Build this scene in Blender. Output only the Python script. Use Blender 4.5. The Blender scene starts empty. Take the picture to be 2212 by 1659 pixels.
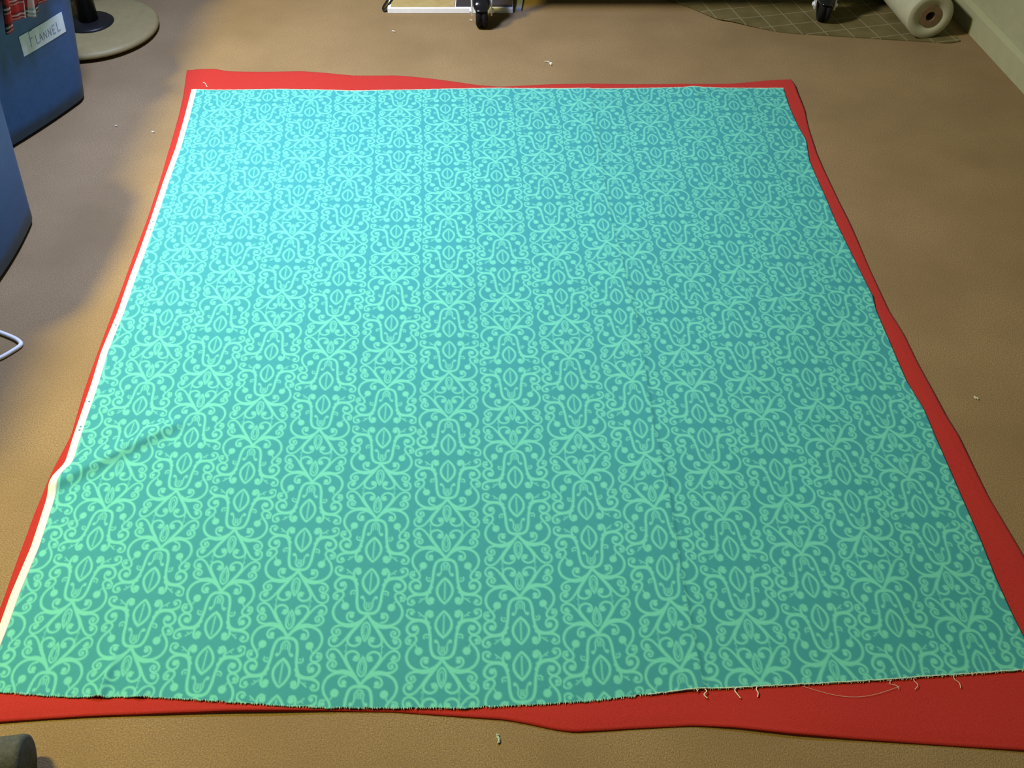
import bpy, math, random
import numpy as np

random.seed(7)
rng = np.random.default_rng(7)
S = bpy.context.scene
COL = S.collection

# ------------------------------------------------------------------ camera
PITCH = math.atan2(2166.6, 2200.0)
CAM_H = 1.35
cd = bpy.data.cameras.new('camera')
cd.sensor_width = 36.0
cd.lens = 36.0 * 2200.0 / 2212.0
cd.clip_start = 0.02
cam = bpy.data.objects.new('camera', cd)
cam.location = (0, 0, CAM_H)
cam.rotation_euler = (math.pi / 2 - PITCH, 0, 0)
COL.objects.link(cam)
S.camera = cam

# ------------------------------------------------------------------ light
S.view_settings.view_transform = 'Standard'
S.view_settings.look = 'None'
S.view_settings.gamma = 1.0
S.view_settings.use_curve_mapping = False
S.view_settings.exposure = 0.0

world = bpy.data.worlds.new('room_ambient')
S.world = world
world.use_nodes = True
bg = world.node_tree.nodes['Background']
bg.inputs[0].default_value = (0.064, 0.070, 0.048, 1)
bg.inputs[1].default_value = 1.0


def light(name, kind, loc, energy, color, target=None, **kw):
    d = bpy.data.lights.new(name, kind)
    d.energy = energy
    d.color = color
    for k, v in kw.items():
        setattr(d, k, v)
    o = bpy.data.objects.new(name, d)
    o.location = loc
    if target is not None:
        from mathutils import Vector
        o.rotation_euler = (Vector(target) - Vector(loc)).to_track_quat('-Z', 'Y').to_euler()
    COL.objects.link(o)
    return o


# warm ceiling lamp over the work table on the left, and a cool daylight work lamp hanging over the far left of the cloth
light('warm_ceiling_lamp', 'AREA', (-1.89, 1.55, 2.47), 110, (1.0, 0.83, 0.20), target=(-1.89, 1.55, 0), shape='DISK', size=0.36)
light('daylight_work_lamp', 'AREA', (-0.66, 2.16, 1.52), 46, (0.52, 0.62, 1.0), target=(-0.66, 2.16, 0), shape='DISK', size=0.30)

# ------------------------------------------------------------------ measured outlines (metres on the floor)
CLOTH_LEFT = [(-0.8531, 2.4830), (-0.8388, 2.3348), (-0.8269, 2.1934), (-0.8202, 2.0352), (-0.8118, 1.8818), (-0.8067, 1.7629), (-0.8046, 1.6879), (-0.7983, 1.5697), (-0.7980, 1.4512), (-0.7909, 1.3629), (-0.7842, 1.2253), (-0.7797, 1.1686), (-0.7879, 1.1412), (-0.7888, 1.1267), (-0.7780, 0.9885), (-0.7788, 0.8969), (-0.7761, 0.8432), (-0.7756, 0.7337)]
CLOTH_BOTTOM = [(-0.7756, 0.7337), (-0.7364, 0.7323), (-0.6679, 0.7265), (-0.6011, 0.7250), (-0.5348, 0.7250), (-0.4674, 0.7207), (-0.4002, 0.7157), (-0.3335, 0.7114), (-0.2672, 0.7086), (-0.1685, 0.7086), (-0.0698, 0.7086), (-0.0040, 0.7114), (0.0621, 0.7147), (0.1284, 0.7207), (0.1955, 0.7294), (0.2617, 0.7381), (0.3390, 0.7410), (0.4335, 0.7454), (0.5268, 0.7513), (0.6034, 0.7580), (0.6889, 0.7640), (0.7494, 0.7685), (0.7759, 0.7707)]
CLOTH_RIGHT = [(0.7224, 2.4830), (0.7201, 2.3884), (0.7240, 2.2939), (0.7303, 2.2277), (0.7195, 2.1370), (0.7210, 2.0804), (0.7242, 1.9941), (0.7256, 1.8818), (0.7331, 1.7793), (0.7432, 1.6299), (0.7387, 1.5784), (0.7424, 1.4685), (0.7442, 1.3703), (0.7548, 1.3011), (0.7562, 1.2253), (0.7585, 1.1707), (0.7610, 1.0742), (0.7627, 1.0080), (0.7627, 0.9278), (0.7658, 0.8660), (0.7687, 0.8304), (0.7759, 0.7707)]
CLOTH_TOP = [(-0.8531, 2.4830), (-0.8052, 2.4781), (-0.7456, 2.4756), (-0.6230, 2.4781), (-0.4995, 2.4756), (-0.4254, 2.4731), (-0.3521, 2.4781), (-0.2538, 2.4805), (-0.1307, 2.4830), (-0.0321, 2.4892), (0.0913, 2.4868), (0.2145, 2.4830), (0.3010, 2.4855), (0.4126, 2.4905), (0.4935, 2.4955), (0.5604, 2.4880), (0.6583, 2.4830), (0.7224, 2.4830)]
FLEECE_LEFT = [(-0.8894, 2.5864), (-0.8709, 2.4620), (-0.8581, 2.3544), (-0.8456, 2.2267), (-0.8331, 2.0815), (-0.8213, 1.8846), (-0.8157, 1.7460), (-0.8104, 1.5807), (-0.8064, 1.4626), (-0.8003, 1.3489), (-0.7910, 1.2372), (-0.7970, 1.1703), (-0.7986, 1.1429), (-0.7979, 1.0640), (-0.7938, 0.9781), (-0.7893, 0.8982), (-0.7884, 0.8656), (-0.7847, 0.7524), (-0.7810, 0.6823)]
FLEECE_BOTTOM = [(-0.7810, 0.6823), (-0.7214, 0.6886), (-0.6578, 0.6935), (-0.5937, 0.6977), (-0.4962, 0.7012), (-0.3985, 0.7047), (-0.2671, 0.7061), (-0.1683, 0.7047), (-0.0694, 0.6970), (-0.0105, 0.6928), (0.0222, 0.6865), (0.0610, 0.6775), (0.0868, 0.6741), (0.1258, 0.6761), (0.1662, 0.6789), (0.2551, 0.6837), (0.3138, 0.6803), (0.3918, 0.6707), (0.4703, 0.6639), (0.5745, 0.6564), (0.7066, 0.6470), (0.8233, 0.6391)]
FLEECE_RIGHT = [(0.7531, 2.5372), (0.7571, 2.5068), (0.7556, 2.4620), (0.7580, 2.3778), (0.7505, 2.2838), (0.7456, 2.1734), (0.7467, 2.0954), (0.7579, 1.8846), (0.7616, 1.7770), (0.7641, 1.6611), (0.7671, 1.5807), (0.7778, 1.5101), (0.7820, 1.4245), (0.7882, 1.3489), (0.7928, 1.2842), (0.8001, 1.2372), (0.8043, 1.1703), (0.8089, 1.0947), (0.8162, 1.0407), (0.8242, 0.9754), (0.8276, 0.8697), (0.8275, 0.7451), (0.8233, 0.6391)]
FLEECE_TOP = [(-0.8894, 2.5864), (-0.8518, 2.5943), (-0.8108, 2.5983), (-0.7835, 2.5891), (-0.6791, 2.5864), (-0.5752, 2.5864), (-0.5184, 2.5786), (-0.4360, 2.5655), (-0.3166, 2.5692), (-0.2769, 2.5604), (-0.1952, 2.5372), (-0.0957, 2.5118), (-0.0322, 2.5042), (0.0858, 2.5118), (0.2043, 2.5204), (0.3223, 2.5168), (0.4407, 2.5181), (0.5979, 2.5204), (0.6984, 2.5321), (0.7531, 2.5372)]
PLEAT = [(0.2053, 2.5411), (0.2060, 2.4855), (0.2076, 2.3074), (0.2127, 2.1702), (0.2170, 2.0430), (0.2223, 1.8836), (0.2315, 1.7843), (0.2397, 1.6724), (0.2472, 1.5784), (0.2542, 1.4900), (0.2534, 1.3468), (0.2536, 1.2604), (0.2650, 1.1267), (0.2648, 1.0459), (0.2654, 0.9978), (0.2658, 0.9313), (0.2684, 0.8751), (0.2710, 0.8272), (0.2762, 0.7462), (0.2766, 0.7150)]
TUCK = [(0.2417, 1.6150), (0.2981, 1.6076), (0.3926, 1.6120), (0.4431, 1.6061), (0.5020, 1.6179), (0.5558, 1.6150), (0.6192, 1.6314), (0.6781, 1.6254), (0.7421, 1.6254), (0.7878, 1.6284)]
MAT_EDGE = [(0.4204, 3.0888), (0.5241, 3.0004), (0.6027, 2.9124), (0.6474, 2.8910), (0.7226, 2.8518), (0.7981, 2.8221), (0.9151, 2.8044), (1.0570, 2.7841), (1.1852, 2.7668), (1.2488, 2.7582), (1.2855, 2.7697)]
LINT = [(0.1041, 2.6394), (-0.3479, 2.8343), (-0.0200, 0.6658), (0.8633, 1.3309), (-1.0038, 2.3041), (-0.9053, 2.2728), (-0.1206, 2.9035), (-1.1007, 2.7903)]
THREADS = [(-0.8139, 2.4955), (-0.8292, 2.5207), (0.2664, 0.7381), (0.2672, 0.7337), (0.2778, 0.7381), (0.2778, 0.7236), (0.3248, 0.7403), (0.3242, 0.7236), (0.3545, 0.7418), (0.3530, 0.7250), (0.5507, 0.7528), (0.5571, 0.7366), (0.5876, 0.7573), (0.5832, 0.7366), (0.6438, 0.7602), (0.6495, 0.7396)]
UV_A = (3, [7.0694, 0.37487, 0.12224, -0.03576, 8.66092, 0.03892, -0.18431, 0.24744, 0.08473, 0.55881],
        [-2.97151, 3.21113, -0.03697, 0.0703, -0.13607, -0.05267, -0.07058, -0.64138, 0.04654, -0.47121])
UV_B = (2, [7.49235, 0.95992, -0.46471, 8.91984, -0.41099, 0.25395],
        [-5.43007, 3.14082, 0.07258, -0.2367, -0.02865, 0.19234])
UV_C = (2, [8.16481, 0.51704, 0.1382, 8.38637, -0.19183, 0.5283],
        [-2.4461, 3.23133, -0.07855, 0.01537, 0.09275, -0.09109])


# ------------------------------------------------------------------ helpers
def tag(o, label=None, cat=None, group=None, kind=None):
    if label: o['label'] = label
    if cat: o['category'] = cat
    if group: o['group'] = group
    if kind: o['kind'] = kind
    return o


def thing(name, loc, label, cat, group=None):
    o = bpy.data.objects.new(name, None)
    o.location = loc
    o.empty_display_size = 0.05
    COL.objects.link(o)
    return tag(o, label, cat, group)


def root_loc(p):
    while p.parent:
        p = p.parent
    return np.array(p.location)


def link_mesh(name, me, mat, parent=None, smooth=False):
    o = bpy.data.objects.new(name, me)
    COL.objects.link(o)
    if mat: me.materials.append(mat)
    if parent: o.parent = parent
    if smooth:
        me.polygons.foreach_set('use_smooth', np.ones(len(me.polygons), bool))
    return o


def mesh(name, verts, faces, mat, parent=None, smooth=False, origin=None):
    v = np.asarray(verts, float).reshape(-1, 3)
    loc = None
    if parent is not None:
        v = v - root_loc(parent)
    elif origin is not None:
        loc = np.asarray(origin, float)
        v = v - loc
    me = bpy.data.meshes.new(name)
    me.from_pydata(v.tolist(), [], [list(map(int, f)) for f in faces])
    me.validate()
    o = link_mesh(name, me, mat, parent, smooth)
    if loc is not None: o.location = loc
    return o


class MB:
    def __init__(s): s.v = []; s.f = []
    def add(s, v, f):
        n = len(s.v)
        s.v += [tuple(p) for p in v]
        s.f += [[i + n for i in q] for q in f]
    def build(s, name, mat, parent=None, smooth=False, origin=None):
        return mesh(name, s.v, s.f, mat, parent, smooth, origin)


def frame_of(d):
    d = np.asarray(d, float); d = d / np.linalg.norm(d)
    up = np.array([0, 0, 1.0]) if abs(d[2]) < .9 else np.array([1.0, 0, 0])
    a = np.cross(up, d); a /= np.linalg.norm(a)
    return d, a, np.cross(d, a)


def lathe(mb, prof, base, axis=(0, 0, 1), n=48, closed_ends=True):
    """prof: list of (radius, distance along the axis)."""
    d, a, b = frame_of(axis)
    base = np.asarray(base, float)
    v = []; f = []
    for r, h in prof:
        for i in range(n):
            t = 2 * math.pi * i / n
            v.append(base + d * h + a * r * math.cos(t) + b * r * math.sin(t))
    for j in range(len(prof) - 1):
        for i in range(n):
            k = (i + 1) % n
            f.append([j * n + i, j * n + k, (j + 1) * n + k, (j + 1) * n + i])
    if closed_ends:
        f.append(list(range(n))[::-1])
        f.append([(len(prof) - 1) * n + i for i in range(n)])
    mb.add(v, f)


def tube(mb, pts, r, n=8):
    pts = [np.asarray(p, float) for p in pts]
    v = []; f = []
    for i, p in enumerate(pts):
        d = pts[min(i + 1, len(pts) - 1)] - pts[max(i - 1, 0)]
        d, a, b = frame_of(d)
        rr = r[i] if hasattr(r, '__len__') else r
        for k in range(n):
            t = 2 * math.pi * k / n
            v.append(p + a * rr * math.cos(t) + b * rr * math.sin(t))
    for i in range(len(pts) - 1):
        for k in range(n):
            q = (k + 1) % n
            f.append([i * n + k, i * n + q, (i + 1) * n + q, (i + 1) * n + k])
    f.append(list(range(n))[::-1]); f.append([(len(pts) - 1) * n + k for k in range(n)])
    mb.add(v, f)


def slab(mb, c, ex, ey, ez, bev=0.0):
    """box centred on c with half-axis vectors ex, ey, ez; chamfered edges when bev > 0."""
    c, ex, ey, ez = [np.asarray(q, float) for q in (c, ex, ey, ez)]
    if bev <= 0:
        v = [c + sx * ex + sy * ey + sz * ez for sz in (-1, 1) for sy in (-1, 1) for sx in (-1, 1)]
        mb.add(v, [[0, 2, 3, 1], [4, 5, 7, 6], [0, 1, 5, 4], [2, 6, 7, 3], [0, 4, 6, 2], [1, 3, 7, 5]])
        return
    lx, ly, lz = [np.linalg.norm(q) for q in (ex, ey, ez)]
    bx, by, bz = bev / lx, bev / ly, bev / lz
    rings = []
    for z, ins in ((-1, 1), (-1 + bz, 0), (1 - bz, 0), (1, 1)):
        x1 = 1 - bx * ins; y1 = 1 - by * ins
        cx, cy = x1 - bx, y1 - by
        rings.append([c + px * ex + py * ey + z * ez for px, py in
                      ((cx, -y1), (x1, -cy), (x1, cy), (cx, y1), (-cx, y1), (-x1, cy), (-x1, -cy), (-cx, -y1))])
    v = sum(rings, []); f = []
    for j in range(3):
        for i in range(8):
            k = (i + 1) % 8
            f.append([j * 8 + i, j * 8 + k, j * 8 + 8 + k, j * 8 + 8 + i])
    f.append(list(range(8))[::-1]); f.append([24 + i for i in range(8)])
    mb.add(v, f)


def box(mb, x0, x1, y0, y1, z0, z1, bev=0.0):
    slab(mb, ((x0 + x1) / 2, (y0 + y1) / 2, (z0 + z1) / 2), ((x1 - x0) / 2, 0, 0), (0, (y1 - y0) / 2, 0),
         (0, 0, (z1 - z0) / 2), bev)


def spline(pts, m=6):
    """Catmull-Rom through the points."""
    p = np.asarray(pts, float)
    q = np.vstack([2 * p[0] - p[1], p, 2 * p[-1] - p[-2]])
    out = []
    for i in range(1, len(q) - 2):
        for t in np.linspace(0, 1, m, endpoint=False):
            out.append(0.5 * ((2 * q[i]) + (-q[i - 1] + q[i + 1]) * t + (2 * q[i - 1] - 5 * q[i] + 4 * q[i + 1] - q[i + 2]) * t * t
                              + (-q[i - 1] + 3 * q[i] - 3 * q[i + 1] + q[i + 2]) * t ** 3))
    out.append(p[-1])
    return np.array(out)


def resample(curve, n, by=None):
    p = np.asarray(curve, float)
    q = np.r_[0, np.cumsum(np.hypot(*np.diff(p, axis=0).T))]
    ss = np.linspace(0, q[-1], 700)
    c = np.stack([np.interp(ss, q, p[:, 0]), np.interp(ss, q, p[:, 1])], 1)
    a, b = c[0].copy(), c[-1].copy()
    ker = np.hanning(15); ker /= ker.sum()
    pad = np.vstack([2 * c[0] - c[7:0:-1], c, 2 * c[-1] - c[-2:-9:-1]])
    c = np.stack([np.convolve(pad[:, k], ker, 'valid') for k in (0, 1)], 1)
    c[0], c[-1] = a, b
    d = np.r_[0, np.cumsum(np.hypot(*np.diff(c, axis=0).T))] if by is None else c[:, by]
    if by is not None and d[-1] < d[0]:
        d = -d
    s = np.linspace(d[0], d[-1], n)
    return np.stack([np.interp(s, d, c[:, 0]), np.interp(s, d, c[:, 1])], 1)


def smooth01(x):
    x = np.clip(x, 0, 1)
    return x * x * (3 - 2 * x)


# ------------------------------------------------------------------ materials
def mat(name, color, rough=0.8, metallic=0.0, spec=0.3, **kw):
    m = bpy.data.materials.new(name)
    m.use_nodes = True
    b = m.node_tree.nodes['Principled BSDF']
    b.inputs['Base Color'].default_value = (*color, 1)
    b.inputs['Roughness'].default_value = rough
    b.inputs['Metallic'].default_value = metallic
    b.inputs['Specular IOR Level'].default_value = spec
    for k, v in kw.items():
        b.inputs[k].default_value = v
    return m


def nodes(m):
    return m.node_tree.nodes, m.node_tree.links, m.node_tree.nodes['Principled BSDF']


def noise_vary(m, c1, c2, scale, c3=None, scale2=6.0, bump=0.0, bump_scale=None, dist=0.002, detail=3.0, amt2=0.5):
    """colour wanders between c1 and c2 on a fine noise, optionally towards c3 on a broad one, plus a fine bump."""
    N, L, b = nodes(m)
    tc = N.new('ShaderNodeTexCoord')
    n1 = N.new('ShaderNodeTexNoise'); n1.inputs['Scale'].default_value = scale; n1.inputs['Detail'].default_value = detail
    n1.inputs['Roughness'].default_value = 0.7
    L.new(tc.outputs['Object'], n1.inputs['Vector'])
    r = N.new('ShaderNodeValToRGB')
    r.color_ramp.elements[0].position = 0.3; r.color_ramp.elements[1].position = 0.7
    r.color_ramp.elements[0].color = (*c1, 1); r.color_ramp.elements[1].color = (*c2, 1)
    L.new(n1.outputs['Fac'], r.inputs[0])
    out = r.outputs[0]
    if c3 is not None:
        n2 = N.new('ShaderNodeTexNoise'); n2.inputs['Scale'].default_value = scale2; n2.inputs['Detail'].default_value = 4
        L.new(tc.outputs['Object'], n2.inputs['Vector'])
        mr = N.new('ShaderNodeMapRange'); mr.inputs[1].default_value = 0.35; mr.inputs[2].default_value = 0.68
        mr.inputs[4].default_value = amt2
        L.new(n2.outputs['Fac'], mr.inputs[0])
        mx = N.new('ShaderNodeMix'); mx.data_type = 'RGBA'
        L.new(mr.outputs[0], mx.inputs[0]); L.new(out, mx.inputs[6]); mx.inputs[7].default_value = (*c3, 1)
        out = mx.outputs[2]
    L.new(out, b.inputs['Base Color'])
    if bump:
        n3 = N.new('ShaderNodeTexNoise'); n3.inputs['Scale'].default_value = bump_scale or scale; n3.inputs['Detail'].default_value = 2
        L.new(tc.outputs['Object'], n3.inputs['Vector'])
        bp = N.new('ShaderNodeBump'); bp.inputs['Strength'].default_value = bump; bp.inputs['Distance'].default_value = dist
        L.new(n3.outputs['Fac'], bp.inputs['Height']); L.new(bp.outputs[0], b.inputs['Normal'])
    return m


M_carpet = noise_vary(mat('brown_carpet', (.3, .2, .12), .95, spec=.1),
                      (.165, .112, .056), (.425, .298, .156), 430, c3=(.215, .147, .072), scale2=4.5, bump=.45, bump_scale=560, dist=.003, amt2=.6)
M_wall = noise_vary(mat('cream_wall', (.5, .5, .35), .7), (.34, .345, .215), (.37, .375, .24), 25, bump=.1, bump_scale=160)
M_base = noise_vary(mat('cream_baseboard', (.5, .5, .35), .45), (.36, .37, .23), (.40, .41, .26), 18)
M_fleece = noise_vary(mat('red_fleece', (.6, .03, .03), .95, spec=.08), (.40, .024, .022), (.50, .042, .038), 420,
                      c3=(.45, .036, .024), scale2=9, bump=.35, bump_scale=900, dist=.002)
M_fleece.node_tree.nodes['Principled BSDF'].inputs['Sheen Weight'].default_value = .25
M_fleece.node_tree.nodes['Principled BSDF'].inputs['Sheen Tint'].default_value = (1, .25, .22, 1)
M_selv = noise_vary(mat('white_selvage', (.85, .85, .8), .85), (.80, .82, .74), (.9, .9, .84), 300)
M_thread = mat('pale_thread', (.80, .84, .72), .8)
M_tealthread = noise_vary(mat('teal_fray', (.4, .7, .6), .85), (.35, .68, .58), (.78, .85, .72), 140)
M_dot = mat('blue_selvage_dot', (.05, .28, .38), .8)
M_blue = noise_vary(mat('blue_tub_plastic', (.03, .10, .24), .42, spec=.4), (.020, .082, .190), (.027, .100, .235), 60, bump=.15, bump_scale=240, dist=.001)
M_paperlabel = noise_vary(mat('white_label_paper', (.7, .72, .72), .7), (.66, .69, .68), (.74, .76, .76), 60)
M_ink = mat('violet_pen_ink', (.16, .15, .30), .6)
M_tan = noise_vary(mat('tan_stool_base', (.42, .36, .17), .5), (.27, .225, .095), (.33, .275, .125), 45, c3=(.29, .22, .10), scale2=9)
M_black = mat('black_paint', (.012, .012, .012), .4)
M_rubber = mat('black_rubber', (.010, .010, .011), .75, spec=.2)
M_gloss = mat('glossy_black_plastic', (.010, .010, .012), .12, spec=.6)
M_chrome = mat('bright_zinc', (.85, .88, .95), .32, metallic=.25, spec=.9)
M_cab = noise_vary(mat('dark_grey_cabinet', (.1, .1, .11), .5), (.09, .09, .10), (.12, .12, .13), 8)
M_paper = noise_vary(mat('white_paper', (.82, .84, .88), .8), (.80, .82, .86), (.88, .89, .90), 40)
M_card = noise_vary(mat('tan_card', (.40, .31, .13), .8), (.38, .29, .115), (.46, .36, .16), 35)
M_brown = mat('dark_brown_slab', (.05, .042, .045), .7)
M_greyplastic = mat('grey_plastic_strip', (.22, .26, .34), .5)
M_roll = noise_vary(mat('cream_paper_roll', (.66, .65, .5), .75), (.40, .40, .28), (.46, .455, .33), 22)
M_core = noise_vary(mat('brown_cardboard', (.26, .17, .10), .85), (.17, .105, .062), (.23, .15, .09), 70)
M_hole = mat('core_shade_colour', (.05, .035, .025), .9)
M_cord = mat('white_cord', (.80, .82, .84), .6)
M_wood = noise_vary(mat('oak_table', (.3, .2, .1), .5), (.26, .17, .09), (.34, .23, .13), 12)
M_foam = noise_vary(mat('dark_grey_cylinder', (.06, .065, .06), .8), (.05, .056, .05), (.085, .092, .085), 130, bump=.3, bump_scale=300)
M_lint = mat('white_lint', (.78, .78, .70), .9)
M_greenlint = mat('green_lint', (.45, .60, .48), .9)


def board_material():
    m = mat('tan_grid_board', (.3, .25, .09), .75)
    N, L, b = nodes(m)
    tc = N.new('ShaderNodeTexCoord')
    mp = N.new('ShaderNodeMapping'); mp.inputs['Rotation'].default_value = (0, 0, math.radians(-14)); mp.inputs['Scale'].default_value = (14.6, 14.6, 14.6)
    L.new(tc.outputs['Object'], mp.inputs['Vector'])
    sp = N.new('ShaderNodeSeparateXYZ'); L.new(mp.outputs[0], sp.inputs[0])
    outs = []
    for ax in ('X', 'Y'):
        fr = N.new('ShaderNodeMath'); fr.operation = 'FRACT'; L.new(sp.outputs[ax], fr.inputs[0])
        a = N.new('ShaderNodeMath'); a.operation = 'SUBTRACT'; L.new(fr.outputs[0], a.inputs[0]); a.inputs[1].default_value = .5
        c = N.new('ShaderNodeMath'); c.operation = 'ABSOLUTE'; L.new(a.outputs[0], c.inputs[0])
        d = N.new('ShaderNodeMath'); d.operation = 'LESS_THAN'; L.new(c.outputs[0], d.inputs[0]); d.inputs[1].default_value = .022
        outs.append(d)
    mxm = N.new('ShaderNodeMath'); mxm.operation = 'MAXIMUM'
    L.new(outs[0].outputs[0], mxm.inputs[0]); L.new(outs[1].outputs[0], mxm.inputs[1])
    ns = N.new('ShaderNodeTexNoise'); ns.inputs['Scale'].default_value = 14; L.new(tc.outputs['Object'], ns.inputs['Vector'])
    rp = N.new('ShaderNodeValToRGB')
    rp.color_ramp.elements[0].position = .35; rp.color_ramp.elements[1].position = .65
    rp.color_ramp.elements[0].color = (.120, .098, .036, 1); rp.color_ramp.elements[1].color = (.165, .132, .056, 1)
    L.new(ns.outputs['Fac'], rp.inputs[0])
    fac = N.new('ShaderNodeMath'); fac.operation = 'MULTIPLY'; L.new(mxm.outputs[0], fac.inputs[0]); fac.inputs[1].default_value = .55
    mx = N.new('ShaderNodeMix'); mx.data_type = 'RGBA'
    L.new(fac.outputs[0], mx.inputs[0]); L.new(rp.outputs[0], mx.inputs[6]); mx.inputs[7].default_value = (.36, .34, .22, 1)
    L.new(mx.outputs[2], b.inputs['Base Color'])
    return m


def plaid_material():
    """red, white and charcoal tartan from two crossed band patterns of the cloth's own (s, t) attribute."""
    m = mat('plaid_flannel', (.5, .05, .05), .95, spec=.1)
    N, L, b = nodes(m)
    at = N.new('ShaderNodeAttribute'); at.attribute_name = 'weave'
    sp = N.new('ShaderNodeSeparateXYZ'); L.new(at.outputs['Vector'], sp.inputs[0])
    cols = []
    for ax in ('X', 'Y'):
        ml = N.new('ShaderNodeMath'); ml.operation = 'MULTIPLY'; L.new(sp.outputs[ax], ml.inputs[0]); ml.inputs[1].default_value = 10.0
        fr = N.new('ShaderNodeMath'); fr.operation = 'FRACT'; L.new(ml.outputs[0], fr.inputs[0])
        r = N.new('ShaderNodeValToRGB'); r.color_ramp.interpolation = 'CONSTANT'
        e = r.color_ramp.elements
        e[0].position = 0; e[0].color = (.62, .045, .04, 1)
        e[1].position = .42; e[1].color = (.06, .03, .03, 1)
        for p, c in ((.60, (.75, .73, .68, 1)), (.72, (.10, .03, .03, 1)), (.85, (.70, .66, .62, 1)), (.92, (.5, .04, .04, 1))):
            q = e.new(p); q.color = c
        L.new(fr.outputs[0], r.inputs[0]); cols.append(r)
    mx = N.new('ShaderNodeMix'); mx.data_type = 'RGBA'; mx.inputs[0].default_value = .5
    L.new(cols[0].outputs[0], mx.inputs[6]); L.new(cols[1].outputs[0], mx.inputs[7])
    L.new(mx.outputs[2], b.inputs['Base Color'])
    return m


def print_material():
    """teal cotton; the printed scrollwork is pigment read from the mesh's own 'pigment' attribute."""
    m = mat('teal_print_cotton', (.1, .5, .5), .85, spec=.15)
    N, L, b = nodes(m)
    at = N.new('ShaderNodeAttribute'); at.attribute_name = 'pigment'
    tc = N.new('ShaderNodeTexCoord')
    n1 = N.new('ShaderNodeTexNoise'); n1.inputs['Scale'].default_value = 500; L.new(tc.outputs['Object'], n1.inputs['Vector'])
    mr = N.new('ShaderNodeMapRange'); mr.inputs[3].default_value = .92; mr.inputs[4].default_value = 1.08
    L.new(n1.outputs['Fac'], mr.inputs[0])
    mx = N.new('ShaderNodeMix'); mx.data_type = 'RGBA'
    L.new(at.outputs['Fac'], mx.inputs[0])
    mx.inputs[6].default_value = (*GROUND, 1); mx.inputs[7].default_value = (*INK, 1)
    ml = N.new('ShaderNodeMix'); ml.data_type = 'RGBA'; ml.blend_type = 'MULTIPLY'; ml.inputs[0].default_value = 1
    L.new(mx.outputs[2], ml.inputs[6]); L.new(mr.outputs[0], ml.inputs[7])
    L.new(ml.outputs[2], b.inputs['Base Color'])
    bp = N.new('ShaderNodeBump'); bp.inputs['Strength'].default_value = .15; bp.inputs['Distance'].default_value = .0008
    L.new(n1.outputs['Fac'], bp.inputs['Height']); L.new(bp.outputs[0], b.inputs['Normal'])
    return m


GROUND = (.052, .325, .358)
INK = (.152, .615, .490)
M_print = print_material()
M_board = board_material()
M_plaid = plaid_material()

# ------------------------------------------------------------------ the room
mb = MB(); box(mb, -3.6, 2.2, -1.2, 4.6, -0.05, 0.0)
tag(mb.build('floor', M_carpet), 'brown low pile carpet covering the floor', kind='structure')

W0 = np.array([1.3165, 2.9035]); WD = np.array([-0.0990, 0.9951]); WN = np.array([WD[1], -WD[0]])   # along the wall, into the wall


def wallpt(s, n, z):
    p = W0 + WD * s + WN * n
    return (p[0], p[1], z)


mb = MB()
slab(mb, wallpt(-.9, .066, 1.2), (*(WD * 2.6), 0), (*(WN * .05), 0), (0, 0, 1.2))
tag(mb.build('wall_right', M_wall), 'cream painted wall beside the carpet', kind='structure')
mb = MB()
prof = [(.016, 0), (0, 0), (0, .062), (.003, .070), (.010, .074), (.016, .075)]
v = []; f = []
for s in (-3.5, 1.7):
    v += [wallpt(s, n, z) for n, z in prof]
k = len(prof)
for i in range(k):
    j = (i + 1) % k
    f.append([i, j, k + j, k + i])
f += [list(range(k))[::-1], [k + i for i in range(k)]]
mb.add(v, f)
tag(mb.build('baseboard_right', M_base), 'cream baseboard along the foot of the wall', kind='structure')


# ------------------------------------------------------------------ cloth surfaces
def undulate(x, y):
    """gentle unevenness of the soft layers lying on the carpet."""
    return (.0012 * np.sin(7.1 * x + 2.3 * y + .6) * np.sin(5.2 * y - 1.7 * x) + .0009 * np.sin(15 * x - 9 * y + 1.2)
            + .0007 * np.sin(21 * y + 8 * x) * np.sin(13 * x - 2))


def coons(left, right, top, bottom, nx, ny):
    """left/right run from the far edge to the near edge, top/bottom from the left to the right."""
    Lc = resample(left, ny); Rc = resample(right, ny); Tc = resample(top, nx); Bc = resample(bottom, nx)
    s = np.linspace(0, 1, nx)[None, :, None]; t = np.linspace(0, 1, ny)[:, None, None]
    P = (1 - s) * Lc[:, None] + s * Rc[:, None] + (1 - t) * Tc[None] + t * Bc[None] \
        - ((1 - s) * (1 - t) * Lc[0] + s * (1 - t) * Rc[0] + (1 - s) * t * Lc[-1] + s * t * Rc[-1])
    return P[..., 0], P[..., 1]


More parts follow.
